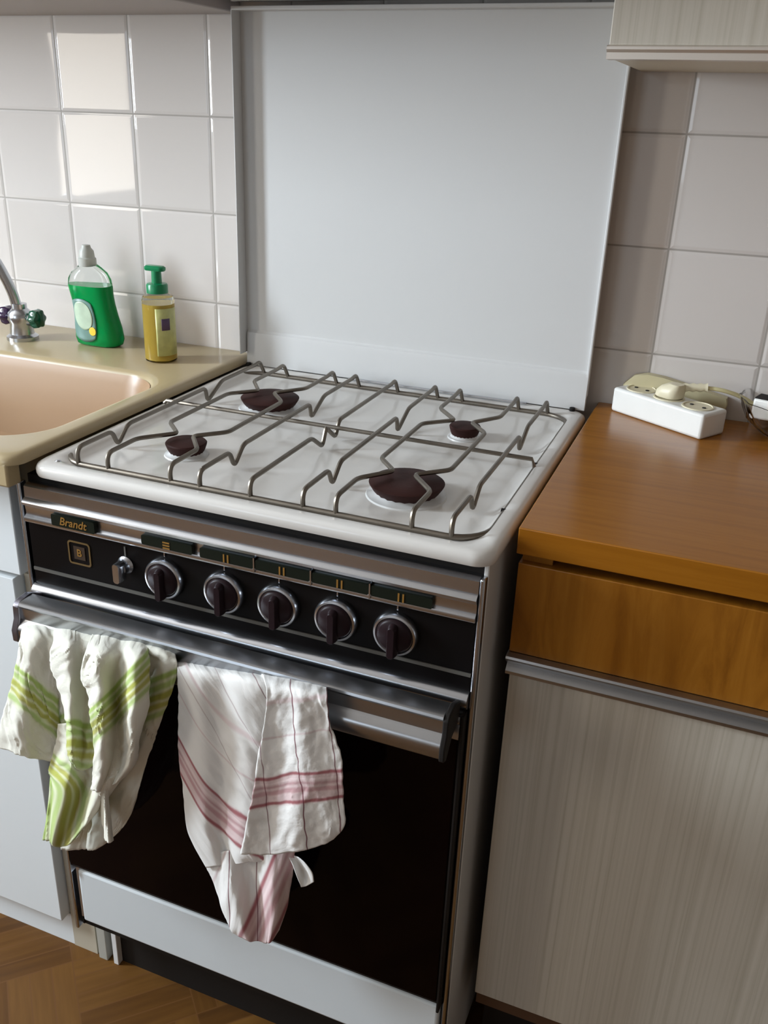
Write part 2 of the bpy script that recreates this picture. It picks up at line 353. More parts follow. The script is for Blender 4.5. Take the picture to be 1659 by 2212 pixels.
MB().prism_x(prof, -0.012, 0.543).build('lower_trim', CHROME, ck, O)
# label plates with gold print
def plate(x0, x1, zc=0.7868, h=0.0118):
    lp = rrect(x0, x1, zc - h / 2, zc + h / 2, 0.002, 4)
    return MB().loft([[(x, -0.0045, z) for x, z in lp], [(x, -0.0102, z) for x, z in lp]]).build('label_plate', PLATE, ck, O)
pl = plate(0.030, 0.091, 0.7865, 0.0145)
pl['label'] = 'dark maker plate with gold lettering'
text_obj('lettering', 'Brandt', 0.0140, GOLD, pl, (0.0605 - O[0], -0.0103, 0.7865), shear=0.25)
for i, (a, b) in enumerate(((0.155, 0.221), (0.231, 0.297), (0.2995, 0.364), (0.3665, 0.4305), (0.433, 0.499))):
    p_ = plate(a, b); c = (a + b) / 2; g = MB()
    if i == 0:
        for k in range(3): g.box(c - 0.0045, c + 0.0045, -0.0108, -0.0101, 0.7815 + k * 0.0034, 0.7832 + k * 0.0034)
    else:
        for dx, hh in ((-0.0035, 0.0095), (0.0015, 0.0095)):
            g.box(c + dx, c + dx + 0.0018, -0.0108, -0.0101, 0.7815, 0.7815 + hh)
    g.build('burner_symbol' if i else 'oven_symbol', GOLD, p_, O, smooth=False)
for x in (0.298, 0.3652, 0.4318):
    MB().prism_z([(x - 0.0008, -0.0107), (x + 0.0008, -0.0107), (x + 0.0008, -0.004), (x - 0.0008, -0.004)], 0.777, 0.7945).build('divider', CHROME, ck, O)
# gold square emblem with a B
em = MB()
lo = rrect(0.0435, 0.0755, 0.7295, 0.7600, 0.004, 5); li = rrect(0.0455, 0.0735, 0.7315, 0.7580, 0.003, 5)
n = len(lo)
em.v = [(x, -0.0030, z) for x, z in lo] + [(x, -0.0030, z) for x, z in li] + [(x, -0.0021, z) for x, z in lo] + [(x, -0.0021, z) for x, z in li]
for i in range(n):
    j = (i + 1) % n; em.f += [(i, j, n + j, n + i), (2 * n + i, 2 * n + j, j, i), (n + i, n + j, 3 * n + j, 3 * n + i)]
emo = em.build('emblem', mat('dull_gold_line', (0.12, 0.07, 0.02), 0.5), ck, O, smooth=False)
MB().box(0.0515, 0.0675, -0.0027, -0.0021, 0.7365, 0.7535).build('emblem_field', mat('emblem_brown', (0.035, 0.018, 0.008), 0.5), emo, O)
text_obj('emblem_letter', 'B', 0.013, GOLD, emo, (0.0595 - O[0], -0.0028, 0.7450))
# knobs
def knob_parts():
    ring = MB().lathe([(0.0245, 0.0), (0.0250, 0.002), (0.0245, 0.006), (0.0230, 0.0085), (0.0210, 0.0090), (0.0195, 0.0075)], axis='y', n=48)
    cap = MB().lathe([(0.0195, 0.001), (0.0195, 0.007), (0.0188, 0.0095), (0.0165, 0.0115), (0.0, 0.0125)], axis='y', n=40)
    lever = MB()
    L_ = []
    for y, sw, zt, zb in ((-0.006, 0.0056, 0.0165, -0.0232), (-0.013, 0.0054, 0.0160, -0.0235), (-0.0185, 0.0042, 0.0145, -0.0225), (-0.0195, 0.0034, 0.0135, -0.0215)):
        L_.append([(x, y, z) for x, z in rrect(-sw, sw, zb, zt, sw * 0.9, 5)])
    lever.loft(L_)
    tick = MB().box(-0.0007, 0.0007, -0.0012, 0.001, 0.0265, 0.0335)
    return ring, cap, lever, tick
R4 = knob_parts(); proto = None
for i, x in enumerate((0.1795, 0.257, 0.3245, 0.393, 0.4605)):
    if proto is None:
        kb = R4[1].build('knob', KNOB, ck); kb.location = (x - O[0], -0.002, 0.7405)
        subs = [R4[0].build('bezel', CHROME, kb), R4[2].build('knob_handle', KNOB, kb), R4[3].build('tick_mark', CHROME, kb)]; proto = kb
        subs[0]['label'] = 'chrome ring around the knob'
    else:
        kb = proto.copy(); COL.objects.link(kb); kb.location = (x - O[0], -0.002, 0.7405)
        for s_ in subs:
            q = s_.copy(); COL.objects.link(q); q.parent = kb
# small chrome igniter lever
ig = MB().lathe([(0.0105, 0.0), (0.0108, 0.002), (0.009, 0.004), (0.0075, 0.006), (0.0075, 0.012)], axis='y', n=28)
igo = ig.build('igniter_knob', CHROME, ck); igo.location = (0.1255 - O[0], -0.002, 0.7450)
igl = MB().loft([[(x, y, z) for x, z in rrect(-a, a, -0.0155, 0.0085, a * 0.8, 5)] for y, a in ((-0.009, 0.0062), (-0.018, 0.0058), (-0.021, 0.0040))])
igl.build('igniter_lever', CHROME, igo)
MB().box(-0.001, 0.001, -0.001, 0.001, 0.011, 0.023).build('tick_mark', GREYLINE, igo)

# oven door
door = MB().box(-0.008, 0.541, -0.014, 0.010, 0.243, 0.668).build('oven_door', DARK, ck, O, bevel=0.002)
MB().box(-0.004, 0.538, -0.0165, -0.0135, 0.249, 0.640).build('door_glass', GLASSB, door, O, bevel=0.001)
prof = [(-0.012, 0.6675), (-0.017, 0.6675), (-0.0185, 0.665), (-0.0185, 0.660), (-0.016, 0.657), (-0.018, 0.654), (-0.0185, 0.640), (-0.0165, 0.638), (-0.012, 0.638)]
MB().prism_x(prof, -0.006, 0.539).build('door_top_trim', BRUSH, door, O)
for x0, x1 in ((-0.010, -0.006), (0.539, 0.5425)):
    MB().box(x0, x1, -0.016, 0.0, 0.230, 0.667).build('door_edge', CHROME if x0 < 0 else DARK, door, O, bevel=0.0012)
# handle: broad extruded steel grip on two end brackets
hp2 = [(-0.028, 0.6905), (-0.049, 0.6900), (-0.0520, 0.6885), (-0.0530, 0.6860), (-0.0520, 0.6835), (-0.0500, 0.6820), (-0.0495, 0.6670), (-0.0515, 0.6645), (-0.0565, 0.6610), (-0.0585, 0.6580), (-0.0590, 0.6540), (-0.0585, 0.6430), (-0.0565, 0.6405), (-0.050, 0.6400),
       (-0.047, 0.6430), (-0.048, 0.6540), (-0.045, 0.6800), (-0.028, 0.6860)]
hd = MB().prism_x(hp2, 0.004, 0.531).build('door_handle', BRUSH, door, O)
for x0, x1 in ((-0.005, 0.0042), (0.5308, 0.5370)):
    pr = [(-0.012, 0.662), (-0.012, 0.684), (-0.030, 0.692), (-0.048, 0.690), (-0.0535, 0.685), (-0.0545, 0.668), (-0.0605, 0.655), (-0.060, 0.640), (-0.052, 0.637), (-0.036, 0.655)]
    MB().prism_x(pr, x0, x1).build('handle_bracket', DARK if x0 > 0 else mat('bracket_steel', (0.22, 0.21, 0.24), 0.35, 1.0), door, O, bevel=0.0015)
# drawer under the oven
MB().box(0.000, 0.541, -0.010, 0.010, 0.136, 0.234).build('storage_drawer', mat('drawer_enamel', (0.66, 0.71, 0.74), 0.4), ck, O, bevel=0.004)
MB().box(-0.008, 0.0, -0.004, 0.02, 0.135, 0.236).build('drawer_end_trim', CHROME, ck, O, bevel=0.001)
MB().box(0.012, 0.535, 0.046, 0.49, 0.0, 0.13).build('plinth', DARK, ck, O)
for x in (-0.022, 0.006, 0.500):
    MB().box(x, x + (0.009 if x > 0 else 0.016), 0.036, 0.060, 0.0, 0.13).build('leg', ENAMEL if x > -0.01 else mat('leg_grey', (0.42, 0.42, 0.38), 0.5), ck, O, bevel=0.001)

# hob top: pressed enamel tray with rounded rim
def rr3(x0, x1, y0, y1, r, z, n=8): return [(x, y, z) for x, y in rrect(x0, x1, y0, y1, r, n)]
X0, X1, Y0, Y1 = 0.004, 0.556, -0.010, 0.505
hb = MB(); loops = []
for ins, z, r in ((0.005, 0.835, 0.018), (0.0015, 0.8365, 0.020), (0.0, 0.840, 0.022), (0.0, 0.845, 0.022), (0.0015, 0.849, 0.022), (0.005, 0.8515, 0.022), (0.010, 0.8520, 0.022), (0.018, 0.8515, 0.024), (0.024, 0.8480, 0.026), (0.030, 0.8440, 0.028), (0.040, 0.8430, 0.03)):
    loops.append(rr3(X0 + ins, X1 - ins, Y0 + ins, Y1 - ins, r, z))
hb.loft(loops)
hob = hb.build('hob_top', HOBMAT, ck, O)
# burners
BY, TY = 0.118, 0.338
for nm, x, y, r in (('front_left', 0.1365, BY - 0.001, 0.0250), ('front_right', 0.4225, BY - 0.002, 0.0420), ('back_left', 0.137, TY - 0.006, 0.0410), ('back_right', 0.4235, TY - 0.002, 0.0205)):
    k = r / 0.04
    rg = MB().lathe([(r * 1.10, -0.0015), (r * 1.06, 0.0005), (r * 0.92, 0.001), (r * 0.84, 0.003), (r * 0.74, 0.006), (0.0, 0.006)], n=48).build('burner', ENAMEL, ck, loc=(x - O[0], y, 0.8440))
    nb = 44
    lps = []
    for rr, h, wob in ((r * 0.70, 0.002, 0.03), (r * 0.80, 0.0065, 0.02), (r * 0.91, 0.0115, 0.01), (r * 0.99, 0.0165, 0.0), (r * 1.01, 0.0185, 0.0), (r * 0.96, 0.0200, 0.0), (r * 0.5, 0.0215, 0), (r * 0.02, 0.0218, 0)):
        lps.append([((rr * (1 + (wob if i % 2 else -wob))) * math.cos(2 * math.pi * i / nb), (rr * (1 + (wob if i % 2 else -wob))) * math.sin(2 * math.pi * i / nb), h - 0.004) for i in range(nb)])
    MB().loft(lps).build('burner_cap', BURN, rg)
# pan support of bent wire
ring_z, top_z, low_z = 0.8475, 0.868, 0.8475
GX0, GX1, GY0, GY1 = 0.017, 0.537, 0.0235, 0.477
rim = [(x, y, ring_z) for x, y in rrect(GX0, GX1, GY0, GY1, 0.040, 7)]
ps = MB().tube(rim, 0.0034, 10, closed=True).build('pan_support', WIRE, ck, O)
cx_ = 0.277
def wire(pts):
    P = fillet(pts, 0.0075, 4); MB().tube(P, 0.0028, 8).build('support_bar', WIRE, ps, O)
def straight(x, dips):
    pts = [(x, GY0, ring_z), (x, GY0 - 0.001, 0.860), (x, GY0 + 0.004, top_z)]
    for a, m_, b_ in dips: pts += [(x, a, top_z), (x, m_, low_z), (x, b_, top_z)]
    pts += [(x, 0.448, top_z), (x, 0.462, 0.8705), (x, GY1, ring_z)]
    wire(pts)
def pointer(x, s, d1, d2):
    pts = [(x, GY0, ring_z), (x, GY0 - 0.001, 0.860), (x, GY0 + 0.004, top_z), (x, 0.080, top_z), (x + s * d1, BY, top_z), (x, 0.150, top_z),
           (x, 0.293, top_z), (x + s * d2, 0.326, top_z), (x, 0.367, top_z), (x, 0.440, top_z), (x, 0.462, 0.8705), (x, GY1, ring_z)]
    wire(pts)
v1, v2 = (0.088, 0.098, 0.121), (0.302, 0.306, 0.348)
for x in (cx_ + 0.227, cx_ + 0.063, cx_ - 0.063, cx_ - 0.227): straight(x, [v1, v2])
straight(cx_, [(0.176, 0.207, 0.217), (0.219, 0.247, 0.258)])
pointer(cx_ + 0.185, -1, 0.032, 0.028); pointer(cx_ + 0.101, 1, 0.028, 0.034)
pointer(cx_ - 0.101, -1, 0.030, 0.030); pointer(cx_ - 0.185, 1, 0.032, 0.030)
MB().tube([(GX0, 0.2485, 0.8560), (GX0 + 0.004, 0.2485, 0.8600), (GX1 - 0.004, 0.2485, 0.8600), (GX1, 0.2485, 0.8480)], 0.0028, 8).build('cross_bar', WIRE, ps, O)
for y in (0.108, 0.262):
    MB().tube([(GX1 - 0.004, y, 0.8475), (GX1 + 0.006, y, 0.8475)], 0.004, 10).build('rubber_stop', DARK, ps, O)
# lid: upright enamel tray, rim towards the viewer
LX0, LX1, LF, LB, LZ0, LZ1 = 0.003, 0.552, 0.482, 0.505, 0.872, 1.362
ld = MB().box(LX0, LX1, LB, LB + 0.004, LZ0, LZ1)
ld.box(LX0, LX0 + 0.002, LF, LB, LZ0, LZ1); ld.box(LX1 - 0.0035, LX1, LF + 0.018, LB, LZ0, LZ1); ld.box(LX0, LX1, LF, LB, LZ1 - 0.005, LZ1)
lid = ld.build('lid', LIDMAT, ck, O, bevel=0.0012)
prof = [(LB, 0.9085), (LB - 0.0005, 0.9070), (LB - 0.0040, 0.9045), (LB - 0.0050, 0.900), (LB - 0.007, 0.853), (LB, 0.852), (LB + 0.003, 0.86), (LB + 0.003, 0.908)]
MB().prism_x(prof, LX0 + 0.004, LX1 - 0.001).build('lid_hinge_panel', LIDMAT, lid, O)
MB().tube([(0.190, 0.489, 0.8545), (0.470, 0.489, 0.8545)], 0.0022, 8).build('hinge_rod', CHROME, lid, O)
for x in (0.012, 0.535):
    MB().lathe([(0.004, 0), (0.004, 0.006)], (x, 0.494, 0.8510), n=16).build('hinge', DARK, lid, O, bevel=0.001)
for y in (0.25,):
    MB().lathe([(0.004, 0), (0.004, 0.006), (0.002, 0.008)], (0.030, 0.012, 0.845), n=14).build('rest_stud', CHROME, ck, O)

# ------------------------------------------------------------------ left counter with sink
CZ = 0.862; CO = (-0.6, 0.25, 0.0)
st = thing('sink_counter', 'beige resin sink top with moulded basin left of the cooker', 'sink', CO)
SX0, SX1, SY0, SY1 = -1.30, 0.000, -0.026, YW - 0.001
nb = 9
def outer(ins, z, r=0.02): return [(x, y, z) for x, y in rrect(SX0 + ins, SX1 - ins, SY0 + ins, SY1 - ins * 0.2, r, nb)]
def inner(g, z, r=0.075):
    return [(x, y, z) for x, y in rrect(-0.66 + g, -0.030 - g, 0.022 + g, 0.352 - g, r, nb)]
lp = [outer(0.004, 0.8505), outer(0.0, 0.8505), outer(0.0, 0.854), outer(0.0015, 0.8585), outer(0.005, 0.8615), outer(0.012, 0.862), inner(-0.004, 0.862, 0.079), inner(0.002, 0.8605), inner(0.006, 0.856), inner(0.012, 0.840), inner(0.022, 0.780, 0.07), inner(0.034, 0.735, 0.065), inner(0.055, 0.722, 0.05), inner(0.10, 0.718, 0.04)]
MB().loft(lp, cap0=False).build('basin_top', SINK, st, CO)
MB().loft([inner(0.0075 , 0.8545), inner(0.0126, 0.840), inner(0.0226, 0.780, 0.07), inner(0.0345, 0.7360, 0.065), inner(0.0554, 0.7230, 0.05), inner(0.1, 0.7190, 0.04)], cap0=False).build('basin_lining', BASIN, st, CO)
MB().box(SX0, SX1 - 0.012, SY0, -0.004, 0.823, 0.853).build('front_edge', SINK, st, CO, bevel=0.003)
lc = thing('base_cabinet', 'white base cabinet with plain drawer and door under the sink', 'cabinet', (-0.6, 0.25, 0))
LO = (-0.6, 0.25, 0)
MB().box(-1.30, -0.026, 0.046, YW - 0.002, 0.0, 0.700).build('carcass', CABE, lc, LO)
MB().box(-1.30, -0.060, 0.022, 0.045, 0.676, 0.823).build('drawer_front', CABW, lc, LO, bevel=0.0015)
MB().box(-1.30, -0.074, 0.022, 0.045, 0.068, 0.668).build('door', CABW, lc, LO, bevel=0.0015)
MB().box(-1.30, -0.050, 0.041, 0.0455, 0.0, 0.064).build('plinth', CABW, lc, LO)
MB().box(-0.072, -0.028, 0.040, 0.0455, 0.0, 0.669).build('end_filler', mat('filler_beige', (0.50, 0.46, 0.37), 0.5), lc, LO)

# faucet
FO = (-0.388, 0.430, CZ)
fc = thing('faucet', 'chrome mixer faucet with curved spout behind the basin', 'faucet', FO)
MB().lathe([(0.026, 0), (0.026, 0.006), (0.020, 0.010), (0.018, 0.028), (0.021, 0.036), (0.019, 0.046), (0.0125, 0.052), (0.0125, 0.060)], n=32).build('faucet_body', CHROME, fc)
sp = fillet([(-0.002, -0.002, 0.050), (-0.006, -0.006, 0.085), (-0.030, -0.020, 0.150), (-0.075, -0.05, 0.200), (-0.13, -0.09, 0.205), (-0.165, -0.115, 0.180)], 0.04, 7)
MB().tube(sp, 0.0085, 14).build('spout', CHROME, fc)
for sx, m_, lab in ((1, mat('green_tap_cap', (0.01, 0.10, 0.05), 0.2, trans=0.3), 'green tap handle'), (-1, mat('purple_tap_cap', (0.04, 0.015, 0.06), 0.2, trans=0.3), 'dark purple tap handle')):
    arm = MB().tube([(0.0, 0, 0.030), (sx * 0.024, 0.004, 0.036)], 0.011, 14).build('tap_valve', CHROME, fc)
    hd_ = MB(); lp = []
    for t, r_ in ((0.021, 0.008), (0.023, 0.013), (0.030, 0.0155), (0.038, 0.014), (0.041, 0.008)):
        lp.append([(sx * t, 0.004 + r_ * (1 + 0.10 * math.cos(6 * 2 * math.pi * i / 36)) * math.cos(2 * math.pi * i / 36), 0.037 + r_ * (1 + 0.10 * math.cos(6 * 2 * math.pi * i / 36)) * math.sin(2 * math.pi * i / 36)) for i in range(36)])
    h_ = hd_.loft(lp).build('tap_handle', m_, arm); h_['label'] = lab

# green detergent bottle
BO = (-0.252, 0.462, CZ)
bt = thing('detergent_bottle', 'clear bottle of green washing-up liquid beside the faucet, leaning shape', 'bottle', BO)
def oval(z, xl, xr, hd, n=40, e=0.75):
    c = (xl + xr) / 2; a = (xr - xl) / 2; out = []
    for i in range(n):
        t = 2 * math.pi * i / n; cs, sn = math.cos(t), math.sin(t)
        out.append((c + a * math.copysign(abs(cs) ** e, cs), hd * math.copysign(abs(sn) ** e, sn), z))
    return out
SEC = [(0.000, -.036, .034, .018), (0.003, -.041, .040, .022), (0.012, -.043, .043, .024), (0.030, -.042, .040, .024), (0.050, -.041, .034, .023), (0.068, -.043, .030, .022), (0.084, -.047, .028, .022), (0.096, -.050, .028, .022),
       (0.108, -.048, .026, .021), (0.118, -.041, .020, .019), (0.126, -.030, .010, .014), (0.131, -.026, .003, .011)]
def sec_at(z, k=0.0):
    for a, b in zip(SEC, SEC[1:]):
        if a[0] <= z <= b[0]:
            t = (z - a[0]) / (b[0] - a[0]); q = [a[i] + (b[i] - a[i]) * t for i in range(4)]
            return (z, q[1] + k, q[2] - k, q[3] - k)
MB().loft([oval(*s_) for s_ in SEC]).build('bottle_shell', CLEARP, bt)
MB().loft([oval(*sec_at(z, 0.0010)) for z in (0.0012, 0.006, 0.015, 0.03, 0.045, 0.06, 0.075, 0.085, 0.092, 0.098)]).build('liquid', LIQG, bt)
MB().lathe([(0.0145, 0), (0.0145, 0.012), (0.0125, 0.014), (0.0115, 0.024), (0.008, 0.028), (0.0065, 0.033), (0.0, 0.034)], (-0.0125, 0, 0.128), n=28).build('cap', CAPP, bt)
def patch(xa, xb, za, zb, inset, m_, nm, par, tilt=0.0, rr=0.35, push=0.0006):
    mb = MB(); nx, nz = 14, 14; idx = {}
    for i in range(nx + 1):
        for j in range(nz + 1):
            u_, v_ = i / nx * 2 - 1, j / nz * 2 - 1
            uu = u_ * math.sqrt(1 - 0.5 * v_ * v_ * rr * 2); vv = v_ * math.sqrt(1 - 0.5 * u_ * u_ * rr * 2)
            z = (za + zb) / 2 + vv * (zb - za) / 2; x = (xa + xb) / 2 + uu * (xb - xa) / 2 + tilt * vv
            s_ = sec_at(min(max(z, 0.001), 0.13)); c = (s_[1] + s_[2]) / 2; a = (s_[2] - s_[1]) / 2; q = min(0.999, abs((x - c) / a))
            y = -s_[3] * (1 - q ** (2 / 0.75)) ** (0.75 / 2) - push
            mb.v.append((x, y, z)); idx[i, j] = len(mb.v) - 1
    for i in range(nx):
        for j in range(nz): mb.f.append((idx[i, j], idx[i + 1, j], idx[i + 1, j + 1], idx[i, j + 1]))
    return mb.build(nm, m_, par, solid=0.0004)
lab_ = patch(-0.040, 0.012, 0.008, 0.078, 0, LABD, 'label_sticker', bt, tilt=-0.004)
patch(-0.032, 0.006, 0.028, 0.074, 0, LABG, 'label_crest', lab_, tilt=-0.004, rr=0.5, push=0.0012)
patch(-0.001, 0.012, 0.020, 0.034, 0, YEL, 'label_lemon', lab_, push=0.0016, rr=0.5)

# amber hand soap with pump
PO = (-0.106, 0.424, CZ)
hs = thing('soap_dispenser', 'slim amber liquid soap bottle with green pump at the counter end', 'bottle', PO)
MB().lathe([(0.021, 0), (0.0245, 0.002), (0.025, 0.006), (0.025, 0.095), (0.0235, 0.1005), (0.016, 0.104), (0.012, 0.106), (0.012, 0.110)], n=40).build('bottle_shell', CLEARP, hs)
MB().lathe([(0.0205, 0.002), (0.0236, 0.004), (0.0238, 0.090)], n=40).build('liquid', LIQY, hs)
MB().lathe([(0.0165, 0), (0.0165, 0.012), (0.015, 0.014), (0.008, 0.015), (0.0075, 0.034), (0.0, 0.034)], (0, 0, 0.106), n=28).build('pump_collar', PUMP, hs)
MB().loft([[(x, y, z) for x, y in rrect(-0.019 + g, 0.015 - g, -0.008 + g, 0.008 - g, 0.006, 5)] for z, g in ((0.139, 0.001), (0.1405, 0), (0.1445, 0), (0.1465, 0.002))]).build('pump_head', PUMP, hs)
def curved(r, a0, a1, z0, z1, m_, nm, par, c=(0, 0)):
    mb = MB(); n_ = 14
    for i in range(n_ + 1):
        a = R(a0 + (a1 - a0) * i / n_)
        for z in (z0, z1): mb.v.append((c[0] + r * math.cos(a), c[1] + r * math.sin(a), z))
    for i in range(n_): mb.f.append((2 * i, 2 * i + 2, 2 * i + 3, 2 * i + 1))
    return mb.build(nm, m_, par, solid=0.0004)
ls = curved(0.0254, -68, 20, 0.012, 0.085, LABY, 'label_sticker', hs)
curved(0.0259, -48, -18, 0.052, 0.070, PURP, 'label_print', ls)

# ------------------------------------------------------------------ cabinets above
uc = thing('wall_cabinet', 'wall cabinet over the sink, only its grey underside in view', 'cabinet', (-0.65, 0.38, 1.357))
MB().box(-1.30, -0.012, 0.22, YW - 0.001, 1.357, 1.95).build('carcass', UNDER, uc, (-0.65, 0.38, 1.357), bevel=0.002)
hd2 = thing('range_hood', 'low grey extractor hood directly over the raised cooker lid', 'range hood', (0.275, 0.35, 1.372))
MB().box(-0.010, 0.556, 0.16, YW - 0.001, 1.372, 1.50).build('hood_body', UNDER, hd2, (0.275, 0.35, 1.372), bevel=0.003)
MB().box(0.010, 0.540, 0.470, 0.480, 1.3665, 1.3735).build('hood_lip', BRUSH, hd2, (0.275, 0.35, 1.372), bevel=0.001)
rc = thing('wall_cabinet', 'cream striped wall cabinet with metal bottom rail above the wooden worktop', 'cabinet', (1.0, 0.39, 1.289))
RO = (1.0, 0.39, 1.289)
MB().box(0.563, 1.45, 0.268, YW - 0.001, 1.290, 2.0).build('carcass', CABE, rc, RO)
MB().box(0.564, 1.45, 0.250, 0.267, 1.3005, 2.0).build('door', STRIPE, rc, RO, bevel=0.001)
MB().prism_x([(0.270, 1.288), (0.270, 1.3005), (0.2485, 1.3005), (0.246, 1.299), (0.246, 1.2965), (0.250, 1.294), (0.250, 1.288)], 0.5625, 1.45).build('bottom_rail', mat('satin_aluminium', (0.66, 0.60, 0.54), 0.38, 0.7), rc, RO)

# ------------------------------------------------------------------ right worktop and base cabinet
WO = (1.0, 0.3, 0.82)
wt = thing('worktop', 'orange-brown wood laminate worktop right of the cooker', 'worktop', WO)
MB().box(0.5645, 1.45, 0.053, YW - 0.001, 0.829, 0.858).build('worktop_slab', WTOP, wt, WO, bevel=0.0012)
bc = thing('base_cabinet', 'base cabinet with wooden drawer, metal rail and cream striped door', 'cabinet', (1.0, 0.3, 0))
QO = (1.0, 0.3, 0)
MB().box(0.568, 1.45, 0.082, YW - 0.002, 0.15, 0.822).build('carcass', mat('carcass_dark', (0.10, 0.05, 0.025), 0.6), bc, QO)
MB().box(0.569, 0.600, 0.066, 0.09, 0.816, 0.829).build('carcass_edge', WDRAW, bc, QO)
dr = MB().box(0.567, 1.45, 0.057, 0.080, 0.7125, 0.8175).build('drawer_front', WDRAW, bc, QO, bevel=0.001)
MB().prism_x([(0.082, 0.7120), (0.051, 0.7120), (0.0480, 0.7110), (0.0470, 0.7085), (0.0480, 0.7065), (0.0560, 0.6990), (0.0590, 0.6960), (0.0560, 0.6930), (0.0530, 0.6900), (0.0530, 0.6865), (0.0560, 0.6850), (0.082, 0.6850)], 0.566, 1.45).build('grip_rail', BRUSH, bc, QO)
MB().box(0.570, 1.45, 0.0575, 0.080, 0.197, 0.6850).build('door', STRIPE, bc, QO, bevel=0.001)
MB().box(0.575, 1.45, 0.11, 0.13, 0.0, 0.15).build('plinth', DARK, bc, QO)

# power strip
PS = (0.663, 0.484, 0.858); ang = math.atan2(-0.077, 0.121)
pw = thing('power_strip', 'white multi-socket power strip lying askew on the wooden worktop', 'power strip', PS, rot=ang)
L2, W2, HH = 0.0745, 0.0255, 0.034
case = MB().box(-L2, L2, -W2, W2, 0.0, HH).build('casing', WPLAST, pw, bevel=0.004)
MB().box(-L2 + 0.003, L2 - 0.003, W2 - 0.001, W2 + 0.0015, 0.002, HH - 0.003).build('back_cover', YPLAST, pw, bevel=0.001)
for i, x in enumerate((-0.046, 0.0, 0.046)):
    sk = MB()
    sk.lathe([(0.0205, 0.0), (0.0205, 0.0012), (0.0185, 0.0014), (0.0180, 0.0004), (0.0, 0.0002)], (x, 0, HH), n=36)
    so = sk.build('socket', YPLAST if i == 5 else CREAMP, pw)
    for dx in (-0.0095, 0.0095):
        MB().lathe([(0.0026, 0), (0.0026, 0.0008)], (x + dx, 0, HH + 0.0003), n=14).build('pin_hole', HOLE, so)
pg = thing('plug', 'cream mains plug seated in the middle of the power strip with its cable', 'plug', (PS[0], PS[1], PS[2] + HH), rot=ang)
MB().loft([[(x * k + dx, y * k, z) for x, y in rrect(-0.018, 0.018, -0.015, 0.015, 0.012, 6)] for z, k, dx in ((0.002, 0.95, 0), (0.003, 1.0, 0), (0.010, 1.0, 0.001), (0.016, 0.85, 0.004), (0.021, 0.55, 0.008))]).build('plug_body', CREAMP, pg)
sl = [(0.004 + 0.0035 * i, 0.003 + 0.003 * i, 0.015 + 0.0004 * i) for i in range(10)]
MB().tube(sl, 0.005, 12, rad=[0.0062 if i % 2 else 0.0048 for i in range(10)]).build('strain_relief', CREAMP, pg)
cbp = fillet([(0.034, 0.029, 0.018), (0.050, 0.040, 0.018), (0.068, 0.062, 0.010), (0.084, 0.085, -0.006), (0.110, 0.105, -0.028), (0.180, 0.140, -0.0315), (0.30, 0.185, -0.0315)], 0.02, 6)
MB().tube(cbp, 0.0028, 10).build('cable', YPLAST, pg)

yh = thing('plastic_tray', 'yellowed plastic tray edge standing between power strip and tiled wall', 'tray', (0.65, 0.529, 0.858))
tp = [(-0.052, 0.0), (0.084, 0.0), (0.088, 0.024), (0.086, 0.0325), (0.000, 0.0500), (-0.022, 0.0520), (-0.040, 0.0475), (-0.053, 0.0340), (-0.052, 0.0150)]
MB().loft([[(x * k, y, z) for x, z in tp] for y, k in ((-0.007, 0.985), (-0.0055, 1.0), (0.0055, 1.0), (0.007, 0.985))]).build('tray_body', mat('yellowed_film', (0.58, 0.52, 0.33), 0.5, mottle=0.16, mscale=25), yh)
# glass bowl and white box in it
GO = (0.824, 0.500, 0.858)
gb = thing('glass_bowl', 'cut-glass bowl at the right edge of the worktop', 'bowl', GO)
lp = []; nn = 48
for r_, h_ in ((0.030, 0.0), (0.045, 0.004), (0.060, 0.018), (0.068, 0.034), (0.072, 0.046), (0.0735, 0.0475), (0.0700, 0.046), (0.064, 0.034), (0.056, 0.020), (0.042, 0.008), (0.0, 0.006)):
    lp.append([(r_ * (1 + (0.02 if i % 4 < 2 else -0.01) * (1 if h_ > 0.003 else 0)) * math.cos(2 * math.pi * i / nn), r_ * (1 + (0.02 if i % 4 < 2 else -0.01)) * math.sin(2 * math.pi * i / nn), h_) for i in range(nn)])
MB().loft(lp).build('bowl_glass', GLASS, gb)
wb = thing('white_box', 'small white plastic box propped on the glass bowl', 'box', (0.803, 0.470, 0.892), rot=ang * 0.55)
wbo = MB().box(-0.034, 0.045, -0.012, 0.012, -0.008, 0.018).build('box_body', WPLAST, wb, bevel=0.003)
MB().box(-0.033, 0.044, -0.010, 0.013, 0.0175, 0.0195).build('box_lid', DARK, wb, bevel=0.0005)
cr = MB(); 
lp = [[(r_ * (1 + 0.12 * math.sin(5 * a) + 0.07 * math.sin(9 * a + h_ * 300)) * math.cos(a), r_ * (1 + 0.12 * math.sin(5 * a)) * math.sin(a), h_) for a in [2 * math.pi * i / 40 for i in range(40)]] for r_, h_ in ((0.030, 0.0), (0.040, 0.008), (0.044, 0.016), (0.034, 0.023), (0.002, 0.024))]
wr = thing('wrapper', 'crumpled translucent wrapper lying inside the glass bowl', 'wrapper', (0.824, 0.500, 0.870))
cr.loft(lp).build('wrapper_film', mat('wrapper_film', (0.66, 0.56, 0.40), 0.25, trans=0.3), wr)

